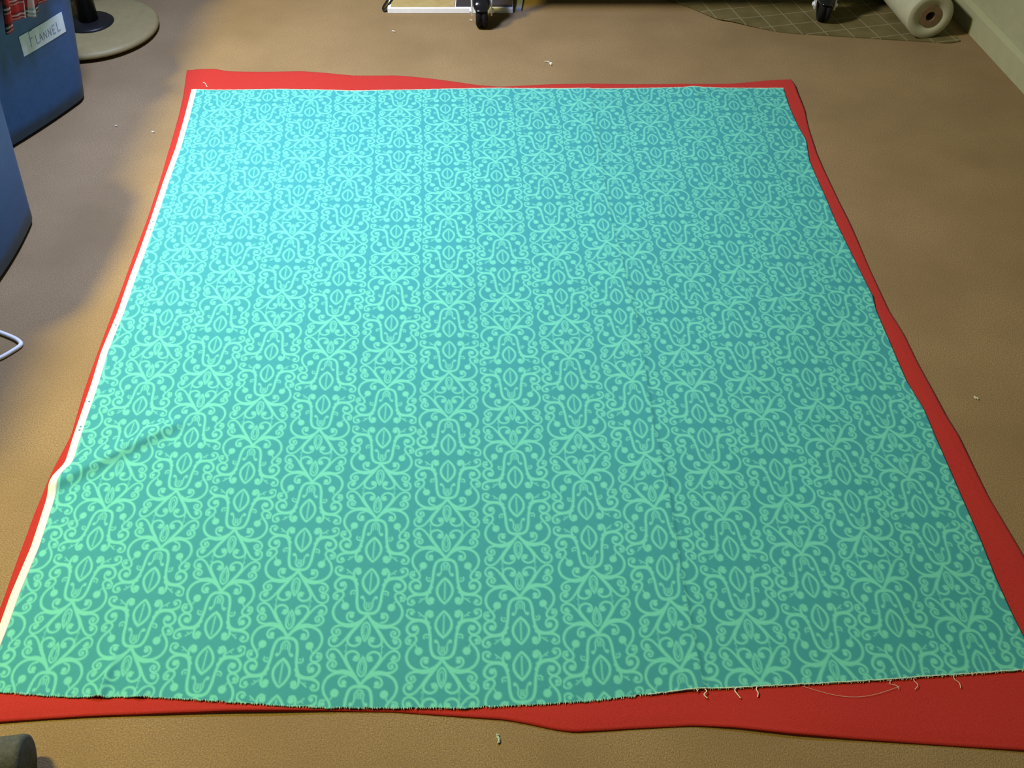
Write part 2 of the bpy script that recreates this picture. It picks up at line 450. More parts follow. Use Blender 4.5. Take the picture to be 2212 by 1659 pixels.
def grid_mesh(name, X, Y, Z, skirt):
    """sheet with a turned-down edge of the given depth; far-to-near rows."""
    ny, nx = X.shape
    v = np.stack([X, Y, Z], -1).reshape(-1, 3)
    idx = np.arange(nx * ny).reshape(ny, nx)
    q = np.stack([idx[:-1, :-1], idx[1:, :-1], idx[1:, 1:], idx[:-1, 1:]], -1).reshape(-1, 4)
    ring = np.r_[idx[:, 0], idx[-1, 1:], idx[-2::-1, -1], idx[0, -2:0:-1]]
    sk = v[ring].copy(); sk[:, 2] = np.maximum(sk[:, 2] - skirt, 0.0002)
    n0 = len(v); m = len(ring)
    a = np.arange(m); b = (a + 1) % m
    q2 = np.stack([ring[a], n0 + a, n0 + b, ring[b]], -1)
    v = np.vstack([v, sk]); q = np.vstack([q, q2])
    me = bpy.data.meshes.new(name)
    me.vertices.add(len(v)); me.vertices.foreach_set('co', v.ravel())
    me.loops.add(len(q) * 4); me.loops.foreach_set('vertex_index', q.ravel().astype(np.int32))
    me.polygons.add(len(q)); me.polygons.foreach_set('loop_start', np.arange(0, len(q) * 4, 4, dtype=np.int32))
    me.update(calc_edges=True)
    return me, ring, n0


# red fleece
FT = .0045
X, Y = coons(FLEECE_LEFT, FLEECE_RIGHT, FLEECE_TOP, FLEECE_BOTTOM, 330, 380)
ny, nx = X.shape
ii = np.minimum(np.minimum(np.arange(nx), nx - 1 - np.arange(nx))[None] + 0 * Y, np.minimum(np.arange(ny), ny - 1 - np.arange(ny))[:, None] + 0 * X)
edge = smooth01(ii / 4.0)
Z = FT + undulate(X, Y) - .0015 * (1 - edge)
Z += .003 * np.exp(-ii / 2.0) * np.maximum(0, np.sin(14 * X + 9 * Y) * np.sin(5 * X - 6.5 * Y + 1))     # edges lifting a little here and there
me, ring, n0 = grid_mesh('red_fleece_blanket', X, Y, Z, .02)
fle = link_mesh('red_fleece_blanket', me, M_fleece, None, True)
tag(fle, 'red fleece fabric spread on the carpet underneath the teal printed cloth', 'fleece')


# printed cotton: where each point of the cloth lies in the repeat
def poly(c, x, y):
    deg, cu, cv = c
    y = y - 1.5
    u = 0; v = 0; n = 0
    for i in range(deg + 1):
        for j in range(deg + 1 - i):
            b = x ** i * y ** j
            u = u + cu[n] * b; v = v + cv[n] * b; n += 1
    return u, v


PL = np.array(PLEAT)[::-1]; TU = np.array(TUCK)


def pleat_x(y): return np.interp(y, PL[:, 1], PL[:, 0])
def tuck_y(x): return np.interp(x, TU[:, 0], TU[:, 1])


def ridge(x, y, p, q, h, wid, asym=1.0):
    """raised crease from p to q; asym > 1 makes the side to the right of p->q steeper."""
    p = np.array(p); q = np.array(q); d = q - p; L = np.hypot(*d); d = d / L
    s = (x - p[0]) * d[0] + (y - p[1]) * d[1]; n = (x - p[0]) * d[1] - (y - p[1]) * d[0]
    n = np.where(n > 0, n * asym, n)
    return h * np.exp(-(n / wid) ** 2) * smooth01((s + .03) / .06) * smooth01((L + .03 - s) / .06)


def cloth_z(x, y):
    z = FT + .0022 + undulate(x, y)
    dx = x - pleat_x(y)
    z = z + np.where(dx <= 0, .0017 * np.exp(-(dx / .045) ** 2), .0017 * np.exp(-(dx / .005) ** 2))
    dy = y - tuck_y(x)
    g = smooth01((x - pleat_x(y)) / .03)
    z = z + g * np.where(dy <= 0, .0018 * np.exp(-(dy / .030) ** 2), .0018 * np.exp(-(dy / .0045) ** 2))
    z = z + ridge(x, y, (-.80, 1.105), (-.60, 1.262), .010, .026, 1.9)
    z = z + ridge(x, y, (-.593, .700), (-.588, .790), .0045, .012, 1.5)
    z = z + ridge(x, y, (-.533, .700), (-.530, .750), .003, .012, 1.4)
    z = z + ridge(x, y, (.486, 2.50), (.478, 2.43), .003, .012)
    z = z + ridge(x, y, (-.10, 1.70), (-.16, 1.25), .0022, .05)
    z = z + ridge(x, y, (.52, 1.30), (.60, .85), .0020, .05)
    return z


def motif_tile():
    """half a motif (u >= 0) from the heart mirror line to the bell mirror line; strokes drawn in units of a
    590-wide column, x from the axis and y from the heart line, then turned into ink coverage."""
    CXA, CXB, Y0, Y1 = 980.0, 995.0, 435.0, 1110.0
    strokes = []

    def st(pts, w, w2=None):
        c = spline(pts, 5)
        ww = np.linspace(w, w if w2 is None else w2, len(c))
        strokes.append((c, ww))

    def dot(x, y, r):
        strokes.append((np.array([[x, y], [x + .1, y]]), np.array([r, r])))

    # heart and the two upper scrolls
    st([(986, 702), (1012, 665), (1050, 610), (1090, 552), (1112, 500), (1096, 467), (1055, 455), (1020, 474), (1013, 505), (1030, 524), (1052, 518)], 11, 7)
    dot(1034, 503, 18)
    st([(1050, 616), (1098, 556), (1130, 505), (1168, 460), (1206, 443), (1240, 456), (1252, 490), (1236, 518), (1208, 522), (1192, 506)], 9, 7)
    dot(1212, 495, 19)
    st([(1040, 626), (1075, 612), (1120, 604), (1170, 611), (1215, 600), (1240, 568), (1226, 537), (1194, 532), (1175, 553), (1190, 578), (1212, 570)], 11, 6)
    dot(1203, 558, 12)
    # arch
    st([(986, 706), (1015, 664), (1060, 633), (1120, 618), (1180, 626), (1230, 660), (1254, 715), (1244, 770), (1214, 812), (1192, 850), (1203, 880),
        (1240, 882), (1268, 856), (1262, 824), (1234, 820)], 12, 7)
    dot(1243, 845, 16)
    st([(1092, 640), (1128, 653), (1143, 688), (1126, 714), (1095, 712)], 7, 9); dot(1106, 690, 19)
    dot(1167, 766, 30)
    st([(1180, 790), (1203, 830)], 6, 3)
    # leaf in the heart
    st([(979, 492), (1002, 530), (1014, 575), (1008, 620), (987, 641)], 7)
    st([(982, 520), (995, 555), (998, 590), (986, 615)], 4)
    # bell
    st([(986, 714), (1028, 716), (1062, 742), (1080, 800), (1086, 860), (1096, 920), (1116, 975), (1132, 1020), (1131, 1056), (1112, 1080), (1086, 1072)], 12, 9)
    dot(1097, 1050, 24)
    st([(1098, 945), (1128, 988), (1180, 1005), (1234, 994), (1268, 952), (1262, 912), (1226, 891), (1192, 904), (1184, 936), (1198, 962)], 14, 7)
    dot(1213, 944, 22)
    st([(1110, 985), (1150, 1004), (1228, 1012), (1270, 1032), (1285, 1060), (1272, 1087), (1242, 1090), (1224, 1072)], 13, 6)
    dot(1243, 1062, 16)
    st([(1150, 1036), (1192, 1068)], 5); st([(1166, 1050), (1184, 1040)], 4)
    st([(1086, 890), (1120, 896), (1137, 882), (1134, 864)], 6); dot(1114, 872, 7)
    # filigree inside the bell
    st([(988, 738), (1006, 745), (1020, 772), (1020, 808), (1030, 838)], 6); dot(1043, 842, 14)
    st([(1000, 752), (1005, 800)], 4)
    st([(990, 760), (990, 798)], 3)
    # leaf in the bell
    st([(988, 872), (1022, 902), (1050, 950), (1050, 1000), (1026, 1046), (996, 1078)], 11, 9)
    for yy in range(908, 1046, 17):
        dot(991 + (yy - 908) * .02, yy, 7)
    st([(990, 905), (993, 1045)], 4)
    # hair line joining the scrolls across the heart line
    st([(1112, 425), (1112, 500)], 3); st([(1112, 470), (1122, 455)], 2.5)

    nu, nv = 236, 540                                    # 1.25 units a sample
    U, V = np.meshgrid(np.linspace(0, 295, nu), np.linspace(-18, 693, nv))
    best = np.full(U.shape, -99.0)
    for c, ww in strokes:
        cy = (c[:, 1] - Y0)
        cx = c[:, 0] - (CXA + (CXB - CXA) * cy / (Y1 - Y0))
        for i in range(len(c) - 1):
            ax, ay, bx, by = cx[i], cy[i], cx[i + 1], cy[i + 1]
            r = max(ww[i], ww[i + 1]) + 8
            i0 = max(0, int((min(ax, bx) - r) / 295 * (nu - 1))); i1 = min(nu, int((max(ax, bx) + r) / 295 * (nu - 1)) + 2)
            j0 = max(0, int((min(ay, by) - r + 18) / 711 * (nv - 1))); j1 = min(nv, int((max(ay, by) + r + 18) / 711 * (nv - 1)) + 2)
            if i0 >= i1 or j0 >= j1: continue
            u = U[j0:j1, i0:i1]; v = V[j0:j1, i0:i1]
            dx, dy = bx - ax, by - ay
            t = np.clip(((u - ax) * dx + (v - ay) * dy) / (dx * dx + dy * dy + 1e-9), 0, 1)
            # discs stay round on the cloth: along the column a unit is a shade longer
            d = ww[i] + (ww[i + 1] - ww[i]) * t - np.hypot(u - ax - t * dx, (v - ay - t * dy) * 1.0)
            best[j0:j1, i0:i1] = np.maximum(best[j0:j1, i0:i1], d)
    return np.clip(.5 + best / 9.0, 0, 1), nu, nv


TILE, TNU, TNV = motif_tile()


def pigment(x, y):
    uA, vA = poly(UV_A, x, y); uB, vB = poly(UV_B, x, y); uC, vC = poly(UV_C, x, y)
    inA = x <= pleat_x(y) + .001
    inB = y > tuck_y(x)
    u = np.where(inA, uA, np.where(inB, uB, uC)); v = np.where(inA, vA, np.where(inB, vB, vC))
    k = np.round(u)
    a = np.abs(u - k) * 590.0
    p = np.mod(-v - .25 * k, 1.0)
    t = np.where(p <= .5, 2 * p, 2 * (1 - p)) * 675.0
    fi = np.clip(a / 295 * (TNU - 1), 0, TNU - 1.001); fj = np.clip((t + 18) / 711 * (TNV - 1), 0, TNV - 1.001)
    i = fi.astype(int); j = fj.astype(int); di = fi - i; dj = fj - j
    return (TILE[j, i] * (1 - di) * (1 - dj) + TILE[j, i + 1] * di * (1 - dj) + TILE[j + 1, i] * (1 - di) * dj + TILE[j + 1, i + 1] * di * dj)


SEL = .0135
inner = [(x + SEL * (1 if 0 < i else 1), y) for i, (x, y) in enumerate(CLOTH_LEFT)]
cl_top = [p for p in CLOTH_TOP if p[0] > inner[0][0] + .01]; cl_top = [inner[0]] + cl_top
cl_bot = [p for p in CLOTH_BOTTOM if p[0] > inner[-1][0] + .01]; cl_bot = [inner[-1]] + cl_bot
NX, NY = 900, 980
X, Y = coons(inner, CLOTH_RIGHT, cl_top, cl_bot, NX, NY)
# a cut edge is never quite even
jag = .0009 * np.interp(np.linspace(0, 1, NX), np.linspace(0, 1, 220), rng.standard_normal(220))
w_end = np.exp(-np.arange(NY) / 6.0)
Y = Y + jag[None] * w_end[::-1][:, None]
Z = cloth_z(X, Y)
cloth_root = thing('printed_cloth', (0, 1.55, 0), 'teal cotton cloth with aqua scrollwork print laid over the red fleece', 'fabric')
me, ring, n0 = grid_mesh('cotton_sheet', X, Y - 1.55, Z, .0016)
pg = pigment(X, Y).ravel()
pg = np.r_[pg, pg[ring]].astype(np.float32)
at = me.attributes.new('pigment', 'FLOAT', 'POINT'); at.data.foreach_set('value', pg)
sheet = link_mesh('cotton_sheet', me, M_print, cloth_root, True)

# selvage
ns = 420
Lo = resample(CLOTH_LEFT, ns); Li = resample(inner, ns)
mm = 5
XS = np.stack([Lo[:, 0] + (Li[:, 0] - Lo[:, 0]) * k / (mm - 1) for k in range(mm)], 1)
YS = np.stack([Lo[:, 1] + (Li[:, 1] - Lo[:, 1]) * k / (mm - 1) for k in range(mm)], 1)
ZS = cloth_z(XS, YS) + .0002
me, ring, n0 = grid_mesh('selvage', XS, YS - 1.55, ZS, .0016)
selv = link_mesh('selvage', me, M_selv, cloth_root, True)
selv['label'] = 'white selvage edge'
for t in (.12, .345, .36, .545, .665, .70, .705):     # small printed register dots in the selvage
    i = int(t * ns); p = Lo[i] * .45 + Li[i] * .55
    mbd = MB(); lathe(mbd, [(.0022, 0), (.0022, .0002), (.0012, .00025)], (p[0], p[1], cloth_z(p[0], p[1]) + .00025), n=10)
    mbd.build('selvage_dot', M_dot, selv)

# frayed cut edges: short yarn ends, one joined piece of fuzz, and the longer threads singly
mb = MB()
for edge_pts, sgn, dens in ((CLOTH_BOTTOM, -1, 620), (CLOTH_TOP, 1, 420)):
    e = resample(edge_pts, dens)
    for i, (x, y) in enumerate(e):
        right = (x + .8) / 1.6
        ln = (.0006 + .0017 * rng.random()) * (.7 + .9 * right)
        x += rng.normal() * .001; a = rng.normal() * .5
        z = float(cloth_z(x, y))
        p0 = np.array([x, y - sgn * .0015, z + .0002]); p1 = np.array([x + math.sin(a) * ln, y + sgn * math.cos(a) * ln, z - .0004])
        tube(mb, [p0, (p0 + p1) / 2 + [0, 0, .0003], p1], .00042, 4)
# a continuous pale edge yarn runs along the near and far cuts
for edge_pts, x_from in ((CLOTH_BOTTOM, .19), (CLOTH_TOP, -.85)):
    e = resample(edge_pts, 300); e = e[e[:, 0] > x_from]
    tube(mb, [(x, y + rng.normal() * .0004, float(cloth_z(x, y)) + .0004) for x, y in e], .0009, 5)
tag(mb.build('frayed_edge', M_tealthread, cloth_root), kind='stuff')
TH = THREADS
for a in range(0, len(TH), 2):
    p, q = np.array(TH[a]), np.array(TH[a + 1]); d = q - p; nrm = np.array([-d[1], d[0]])
    wob = rng.normal(size=3) * (.04 if a == 0 else .15)
    pts = [(*(p + d * s + nrm * w_), FT + .0018 + .001 * math.sin(3.1 * s)) for s, w_ in ((0, 0), (.3, wob[0]), (.65, wob[1]), (1, wob[2]))]
    c = spline(pts, 4)
    mb = MB(); tube(mb, c, .0008 if a < 10 else .0004, 5)
    mb.build('loose_thread', M_thread, cloth_root)
for x0, x1 in ((.42, .56),):
    pts = [(x0 + (x1 - x0) * s, .742 - .017 * math.sin(math.pi * s) - (.004 if x0 > .43 else 0), FT + .0022) for s in np.linspace(0, 1, 14)]
    mb = MB(); tube(mb, pts, .00025, 4); mb.build('loose_thread', M_thread, cloth_root)


# ------------------------------------------------------------------ blue tubs
def tub(corner, e1, L, D, H, label, name='storage_tub', flare=.135, rad=.055, bulge=.012):
    e1 = np.array(e1, float); e1 /= np.hypot(*e1)
    n = np.array([-e1[1], e1[0]])
    if n[0] < 0: n = -n
    c = np.array(corner) + e1 * L / 2 - n * D / 2
    root = thing(name, (c[0], c[1], 0), label, 'storage tub')

    def outline(z, off=0.0, cnt=14, side=12):
        a = L / 2 + flare * z + off; b = D / 2 + flare * z + off; r = rad + off + .3 * flare * z
        pts = []
        for (sx, sy, t0) in ((1, 1, 0), (-1, 1, 90), (-1, -1, 180), (1, -1, 270)):
            for t in np.linspace(t0, t0 + 90, cnt):
                pts.append((sx * (a - r) + r * math.cos(math.radians(t)), sy * (b - r) + r * math.sin(math.radians(t))))
        out = []
        for i in range(len(pts)):
            p = np.array(pts[i]); q = np.array(pts[(i + 1) % len(pts)])
            out.append(p)
            if np.hypot(*(q - p)) > .08:
                for s in np.linspace(0, 1, side + 1)[1:-1]:
                    out.append(p + (q - p) * s)
        out = np.array(out)
        bx = np.clip(1 - (out[:, 0] / (a - r * .3)) ** 2, 0, 1) * bulge * np.sign(out[:, 1]) * (np.abs(out[:, 1]) > b - r * .5)
        by = np.clip(1 - (out[:, 1] / (b - r * .3)) ** 2, 0, 1) * bulge * np.sign(out[:, 0]) * (np.abs(out[:, 0]) > a - r * .5)
        out = out + np.stack([by, bx], 1)
        return out

    def W(p2, z):
        return [(*(c + e1 * x + n * y), z) for x, y in p2]

    mb = MB()
    rings = [W(outline(0, -.012), .0)] + [W(outline(z), z) for z in (.012, .05, .12, .2, .28, H - .035)]
    rings += [W(outline(H - .035, .006), H - .033), W(outline(H, .006), H - .012), W(outline(H, -.004), H - .012)]
    rings += [W(outline(z, -.004), z) for z in (H - .05, .2, .05)] + [W(outline(.012, -.02), .012)]
    m = len(rings[0]); v = sum(rings, []); f = []
    for j in range(len(rings) - 1):
        for i in range(m):
            k = (i + 1) % m
            f.append([j * m + i, j * m + k, (j + 1) * m + k, (j + 1) * m + i])
    f.append(list(range(m))[::-1]); f.append([(len(rings) - 1) * m + i for i in range(m)])
    mb.add(v, f)
    mb.build('tub_body', M_blue, root, True)
    mb = MB()
    rr = [W(outline(H, .004), H - .016), W(outline(H, .020), H - .016), W(outline(H, .022), H - .004), W(outline(H, .014), H), W(outline(H, -.004), H), W(outline(H, -.004), H - .016)]
    v = sum(rr, []); f = []
    for j in range(len(rr)):
        for i in range(m):
            k = (i + 1) % m; j2 = (j + 1) % len(rr)
            f.append([j * m + i, j * m + k, j2 * m + k, j2 * m + i])
    mb.add(v, f)
    mb.build('rim', M_blue, root, True)

    def face(s, z, off=0.0):
        """point on the side that looks into the room: s metres from the far corner."""
        a = L / 2 + flare * z
        x = -L / 2 + s
        y = D / 2 + flare * z + off + bulge * max(0, 1 - (x / (a - rad * .3)) ** 2)
        return np.array([*(c + e1 * x + n * y), z])
    return root, face


E1 = (-.445, -.895)
H1 = .38
tub1, face1 = tub((-1.110, 2.462), E1, .45, .36, H1, 'blue plastic tub with a handwritten paper label and plaid cloth at its rim', flare=.115)
tub2, face2 = tub((-1.078, 1.93), (-.02, -1), .36, .38, .40, 'plain blue plastic tub standing on the carpet next to the white cord loop', flare=.075)

# paper label with its pen lettering
s0, s1, z0, z1 = .190, .045, .203, .254
v = []; f = []
for off in (.0012, .0004):
    for j in range(5):
        for i in range(15):
            v.append(face1(s0 + (s1 - s0) * i / 14, z0 + (z1 - z0) * j / 4, off))
g = lambda l, j, i: l * 75 + j * 15 + i
for j in range(4):
    for i in range(14):
        f.append([g(0, j, i), g(0, j, i + 1), g(0, j + 1, i + 1), g(0, j + 1, i)])
        f.append([g(1, j, i), g(1, j + 1, i), g(1, j + 1, i + 1), g(1, j, i + 1)])
for j in range(4):
    f.append([g(0, j, 0), g(0, j + 1, 0), g(1, j + 1, 0), g(1, j, 0)]); f.append([g(0, j, 14), g(1, j, 14), g(1, j + 1, 14), g(0, j + 1, 14)])
for i in range(14):
    f.append([g(0, 0, i), g(1, 0, i), g(1, 0, i + 1), g(0, 0, i + 1)]); f.append([g(0, 4, i), g(0, 4, i + 1), g(1, 4, i + 1), g(1, 4, i)])
plabel = mesh('paper_label', v, f, M_paperlabel, tub1)
plabel['label'] = 'white paper label with pen lettering'
GLY = {'F': [[(0, 0), (.05, 1.25)], [(.05, 1.25), (.75, 1.3)], [(.03, .65), (.5, .7)]], 'L': [[(.1, 1), (.1, 0), (.6, .05)]],
       'A': [[(0, 0), (.3, 1), (.6, 0)], [(.12, .4), (.5, .42)]], 'N': [[(0, 0), (.05, 1), (.5, 0), (.55, 1)]],
       'E': [[(.55, 1), (.05, .95), (.02, 0), (.55, .03)], [(.03, .5), (.45, .5)]]}
mb = MB(); cx = .20
for ch, adv, hs in (('F', .78, .58), ('L', .55, .42), ('A', .72, .40), ('N', .72, .36), ('N', .72, .38), ('E', .72, .42), ('L', .6, .46)):
    for stl in GLY[ch]:
        pts = []
        for q in range(len(stl) - 1):
            for t in (0, .33, .66):
                pts.append((stl[q][0] + (stl[q + 1][0] - stl[q][0]) * t, stl[q][1] + (stl[q + 1][1] - stl[q][1]) * t))
        pts.append(stl[-1])
        p3 = []
        for x, y in pts:
            fx = cx + x * .118; fy = .24 + y * hs
            p3.append(face1(s0 + (s1 - s0) * fx, z0 + (z1 - z0) * fy, .0014))
        tube(mb, p3, .0007, 5)
    cx += adv * .145
tag(mb.build('handwriting', M_ink, plabel), 'violet pen lettering')


# plaid flannel heaped in the first tub and hanging over its rim
def hang(name, sa, sb, drop_a, drop_b, matl, label, seed, thick=.010, wv=1.0):
    r = np.random.default_rng(seed)
    ns_, nt = 34, 30
    ph = r.random(4) * 6.28
    v = []; wv_at = []
    for layer in (0, 1):
        for j in range(nt):
            t = j / (nt - 1)
            for i in range(ns_):
                s = sa + (sb - sa) * i / (ns_ - 1)
                u = i / (ns_ - 1)
                drop = drop_a + (drop_b - drop_a) * u + .012 * math.sin(9 * u + ph[0])
                fold = .008 * math.sin(26 * u + ph[1]) + .006 * math.sin(47 * u + ph[2] + 3 * t)
                # path: from deep inside, up over the rim, down outside
                if t < .35:
                    k = t / .35; off = -.14 + .135 * k; z = H1 - .10 + .125 * math.sin(k * math.pi / 2) + .02 * math.sin(6 * u + ph[3]) * (1 - k)
                elif t < .55:
                    k = (t - .35) / .2; ang = math.pi * (1 - k); off = .0175 + .0275 * math.cos(ang); z = H1 + .015 + .022 * math.sin(ang)
                else:
                    k = (t - .55) / .45; off = .045 - .02 * k; z = H1 + .015 - (H1 + .015 - drop) * k
                off += fold * (.3 + .7 * t) * (1 if t > .5 else .4) + .010 * (t > .5)
                p = face1(s, min(z, H1), off)
                p[2] = z
                if layer: 
                    p = p - np.array([0, 0, thick * .7]) * (t <= .5) - (np.array([*(NORM1 * thick * .5), 0]) if t > .5 else 0)
                v.append(p); wv_at.append((s * wv, t * .5 * wv, 0))
    f = []
    G = lambda l, j, i: l * ns_ * nt + j * ns_ + i
    for j in range(nt - 1):
        for i in range(ns_ - 1):
            f.append([G(0, j, i), G(0, j, i + 1), G(0, j + 1, i + 1), G(0, j + 1, i)])
            f.append([G(1, j, i), G(1, j + 1, i), G(1, j + 1, i + 1), G(1, j, i + 1)])
    for j in range(nt - 1):
        f.append([G(0, j, 0), G(0, j + 1, 0), G(1, j + 1, 0), G(1, j, 0)]); f.append([G(0, j, ns_ - 1), G(1, j, ns_ - 1), G(1, j + 1, ns_ - 1), G(0, j + 1, ns_ - 1)])
    for i in range(ns_ - 1):
        f.append([G(0, 0, i), G(1, 0, i), G(1, 0, i + 1), G(0, 0, i + 1)]); f.append([G(0, nt - 1, i), G(0, nt - 1, i + 1), G(1, nt - 1, i + 1), G(1, nt - 1, i)])
    base = face1((sa + sb) / 2, .3)
    o = mesh(name, v, f, matl, None, True, origin=base)
    at_ = o.data.attributes.new('weave', 'FLOAT_VECTOR', 'POINT')
    at_.data.foreach_set('vector', np.array(wv_at, np.float32).ravel())
    return tag(o, label, 'cloth')


NORM1 = np.array([.895, -.445])
hang('plaid_flannel_cloth', .075, .245, .332, .292, M_plaid, 'red and white plaid flannel cloth hanging over the tub rim', 3, wv=1.0)

# ------------------------------------------------------------------ work table over the tubs; its edge shades the carpet beside them
wt = thing('work_table', (-1.56, 2.2, 0), 'wooden work table standing over the blue tubs', 'table')
mb = MB(); box(mb, -1.95, -1.195, 1.27, 3.20, .712, .740, .004); mb.build('table_top', M_wood, wt)
for x, y in ((-1.90, 1.32), (-1.245, 1.32), (-1.90, 3.15), (-1.245, 3.15)):
    mb = MB(); box(mb, x - .022, x + .022, y - .022, y + .022, 0, .712, .003); mb.build('leg', M_wood, wt)
for y in (1.32, 3.15):
    mb = MB(); box(mb, -1.878, -1.267, y - .010, y + .010, .62, .712); mb.build('apron', M_wood, wt)

# ------------------------------------------------------------------ round-based stool
sc = (-1.215, 2.818)
st_ = thing('pedestal_stool', (*sc, 0), 'pedestal stool with a round tan base and a black post behind the tub', 'stool')
mb = MB(); lathe(mb, [(.150, 0), (.165, 0), (.165, .009), (.150, .009)], (*sc, 0), n=64); mb.build('base_foot', M_black, st_, True)
mb = MB(); lathe(mb, [(.12, .009), (.180, .009), (.188, .013), (.190, .020), (.186, .027), (.178, .030), (.10, .033), (.03, .034)], (*sc, 0), n=96); mb.build('base', M_tan, st_, True)
mb = MB(); lathe(mb, [(.066, .031), (.068, .036), (.062, .041), (.030, .045)], (*sc, 0), n=48); mb.build('collar', M_black, st_, True)
mb = MB(); lathe(mb, [(.027, .036), (.027, .46)], (*sc, 0), n=32); mb.build('post', M_black, st_, True)
mb = MB(); lathe(mb, [(.05, .45), (.13, .455), (.14, .465), (.14, .495), (.125, .51), (.05, .512)], (*sc, 0), n=64); mb.build('seat', M_black, st_, True)

# ------------------------------------------------------------------ rolling cabinet on casters
C1, C2 = (-.088, 2.872), (.916, 2.905)
cab = thing('rolling_cabinet', (.415, 3.10, 0), 'dark cabinet rolling on glossy black casters with chrome forks', 'cabinet')
mb = MB(); box(mb, -.145, .975, 2.845, 3.38, .285, .86, .006); mb.build('cabinet_body', M_cab, cab)
for x0, x1, hx in ((-.135, .405, .36), (.425, .965, .47)):
    mb = MB(); box(mb, x0, x1, 2.825, 2.845, .30, .845, .004); d = mb.build('cabinet_door', M_cab, cab)
    mb = MB(); tube(mb, [(hx, 2.826, .52), (hx, 2.80, .52), (hx, 2.80, .64), (hx, 2.826, .64)], .005, 8); mb.build('door_handle', M_chrome, d)


def caster(cx, cy, yaw, z0=0.0):
    ca, sa = math.cos(yaw), math.sin(yaw)
    ax = np.array([ca, sa, 0]); fw = np.array([-sa, ca, 0]); R = .046
    c0 = np.array([cx, cy, R + z0])
    mbf = MB()
    for sg in (-1, 1):                                   # two fork cheeks, narrow end at the axle
        o = c0 + ax * sg * .0285
        t = .0022
        prof = [(-.010, -.012), (.010, -.012), (.013, .0), (.024, .085), (-.010, .085), (-.013, .0)]
        v = [o + ax * t * k + fw * a + np.array([0, 0, b]) for k in (-1, 1) for a, b in prof]
        m = len(prof)
        f = [list(range(m)), [m + i for i in range(m)][::-1]] + [[i, m + i, m + (i + 1) % m, (i + 1) % m] for i in range(m)]
        mbf.add(v, f)
    slab(mbf, c0 + np.array([0, 0, .089]) + fw * .006, ax * .0305, fw * .021, (0, 0, .004), .002)
    lathe(mbf, [(.020, 0), (.020, .006), (.012, .008), (.012, .286 - (R + z0 + .09))], c0 + np.array([0, 0, .09]), n=20)
    fork = mbf.build('caster_fork', M_chrome, cab)
    mbw = MB()                                           # tyre with a shallow middle groove
    lathe(mbw, [(.020, -.0165), (R - .006, -.0165), (R - .001, -.0145), (R, -.010), (R, -.004), (R - .004, -.002), (R - .004, .002), (R, .004), (R, .010), (R - .001, .0145), (R - .006, .0165), (.020, .0165)],
          c0, ax, 48)
    mbw.build('caster_wheel', M_rubber, fork, True)
    mbg = MB()                                           # round thread guard cupping the upper part of the wheel
    n = 26; prof = [(.0240, .022), (.0240, .044), (.0215, .0505), (.012, .0525), (0, .053), (-.012, .0525), (-.0215, .0505), (-.0240, .044), (-.0240, .022)]
    v = []; f = []
    for i in range(n):
        t = math.radians(20 + 150 * i / (n - 1))
        tp = 1 - .35 * max(0, 1 - i / 5) ** 2
        for a, r in prof:
            v.append(c0 + ax * a * tp + (fw * -math.cos(t) + np.array([0, 0, 1]) * math.sin(t)) * r)
    k = len(prof)
    for i in range(n - 1):
        for j in range(k - 1):
            f.append([i * k + j, i * k + j + 1, (i + 1) * k + j + 1, (i + 1) * k + j])
    f.append(list(range(k))); f.append([(n - 1) * k + j for j in range(k)][::-1])
    mbg.add(v, f)
    mbg.build('thread_guard', M_gloss, fork, True)
    for sg in (-1, 1):
        mbb = MB(); lathe(mbb, [(.0065, 0), (.0065, .004), (.004, .0065)], c0 + ax * sg * .030, ax * sg, 6)
        mbb.build('axle_bolt', M_chrome, fork)


caster(*C1, math.radians(0)); caster(*C2, math.radians(-8), .0032); caster(-.087, 3.30, .3); caster(.916, 3.30, -.4, .0032)

# ------------------------------------------------------------------ paper and boards on the floor beneath the cabinet
pad = thing('paper_pad', (-.18, 3.08, 0), 'thick white paper pad with a tan cover lying beneath the cabinet', 'paper pad')
mb = MB()
box(mb, -.372, .003, 2.952, 3.24, .0, .017, .0015); mb.build('page_block', M_paper, pad)
mb = MB(); box(mb, -.362, -.172, 2.958, 3.24, .0171, .0195); mb.build('cover', M_card, pad)
mb = MB(); box(mb, -.168, .000, 2.960, 3.24, .0171, .0205); mb.build('dark_top_slab', M_brown, pad)  # dark slab on top of the pages, next to the tan cover
mb = MB(); tube(mb, spline([(-.368, 3.06, .012), (-.382, 3.00, .010), (-.388, 2.975, .006), (-.380, 2.962, .004), (-.366, 2.985, .019), (-.352, 3.05, .021)], 5), .0035, 8)
mb.build('elastic_loop', M_black, pad, True)
mb = MB(); v0 = [(.012, 2.972), (.028, 2.968), (.050, 3.24), (.034, 3.24)]
mb.add([(x, y, z) for z in (.0, .006) for x, y in v0], [[3, 2, 1, 0], [4, 5, 6, 7], [0, 1, 5, 4], [1, 2, 6, 5], [2, 3, 7, 6], [3, 0, 4, 7]])
tag(mb.build('plastic_strip', M_greyplastic, origin=(.03, 3.1, 0)), 'flat grey plastic strip lying beside the white paper pad', 'strip')

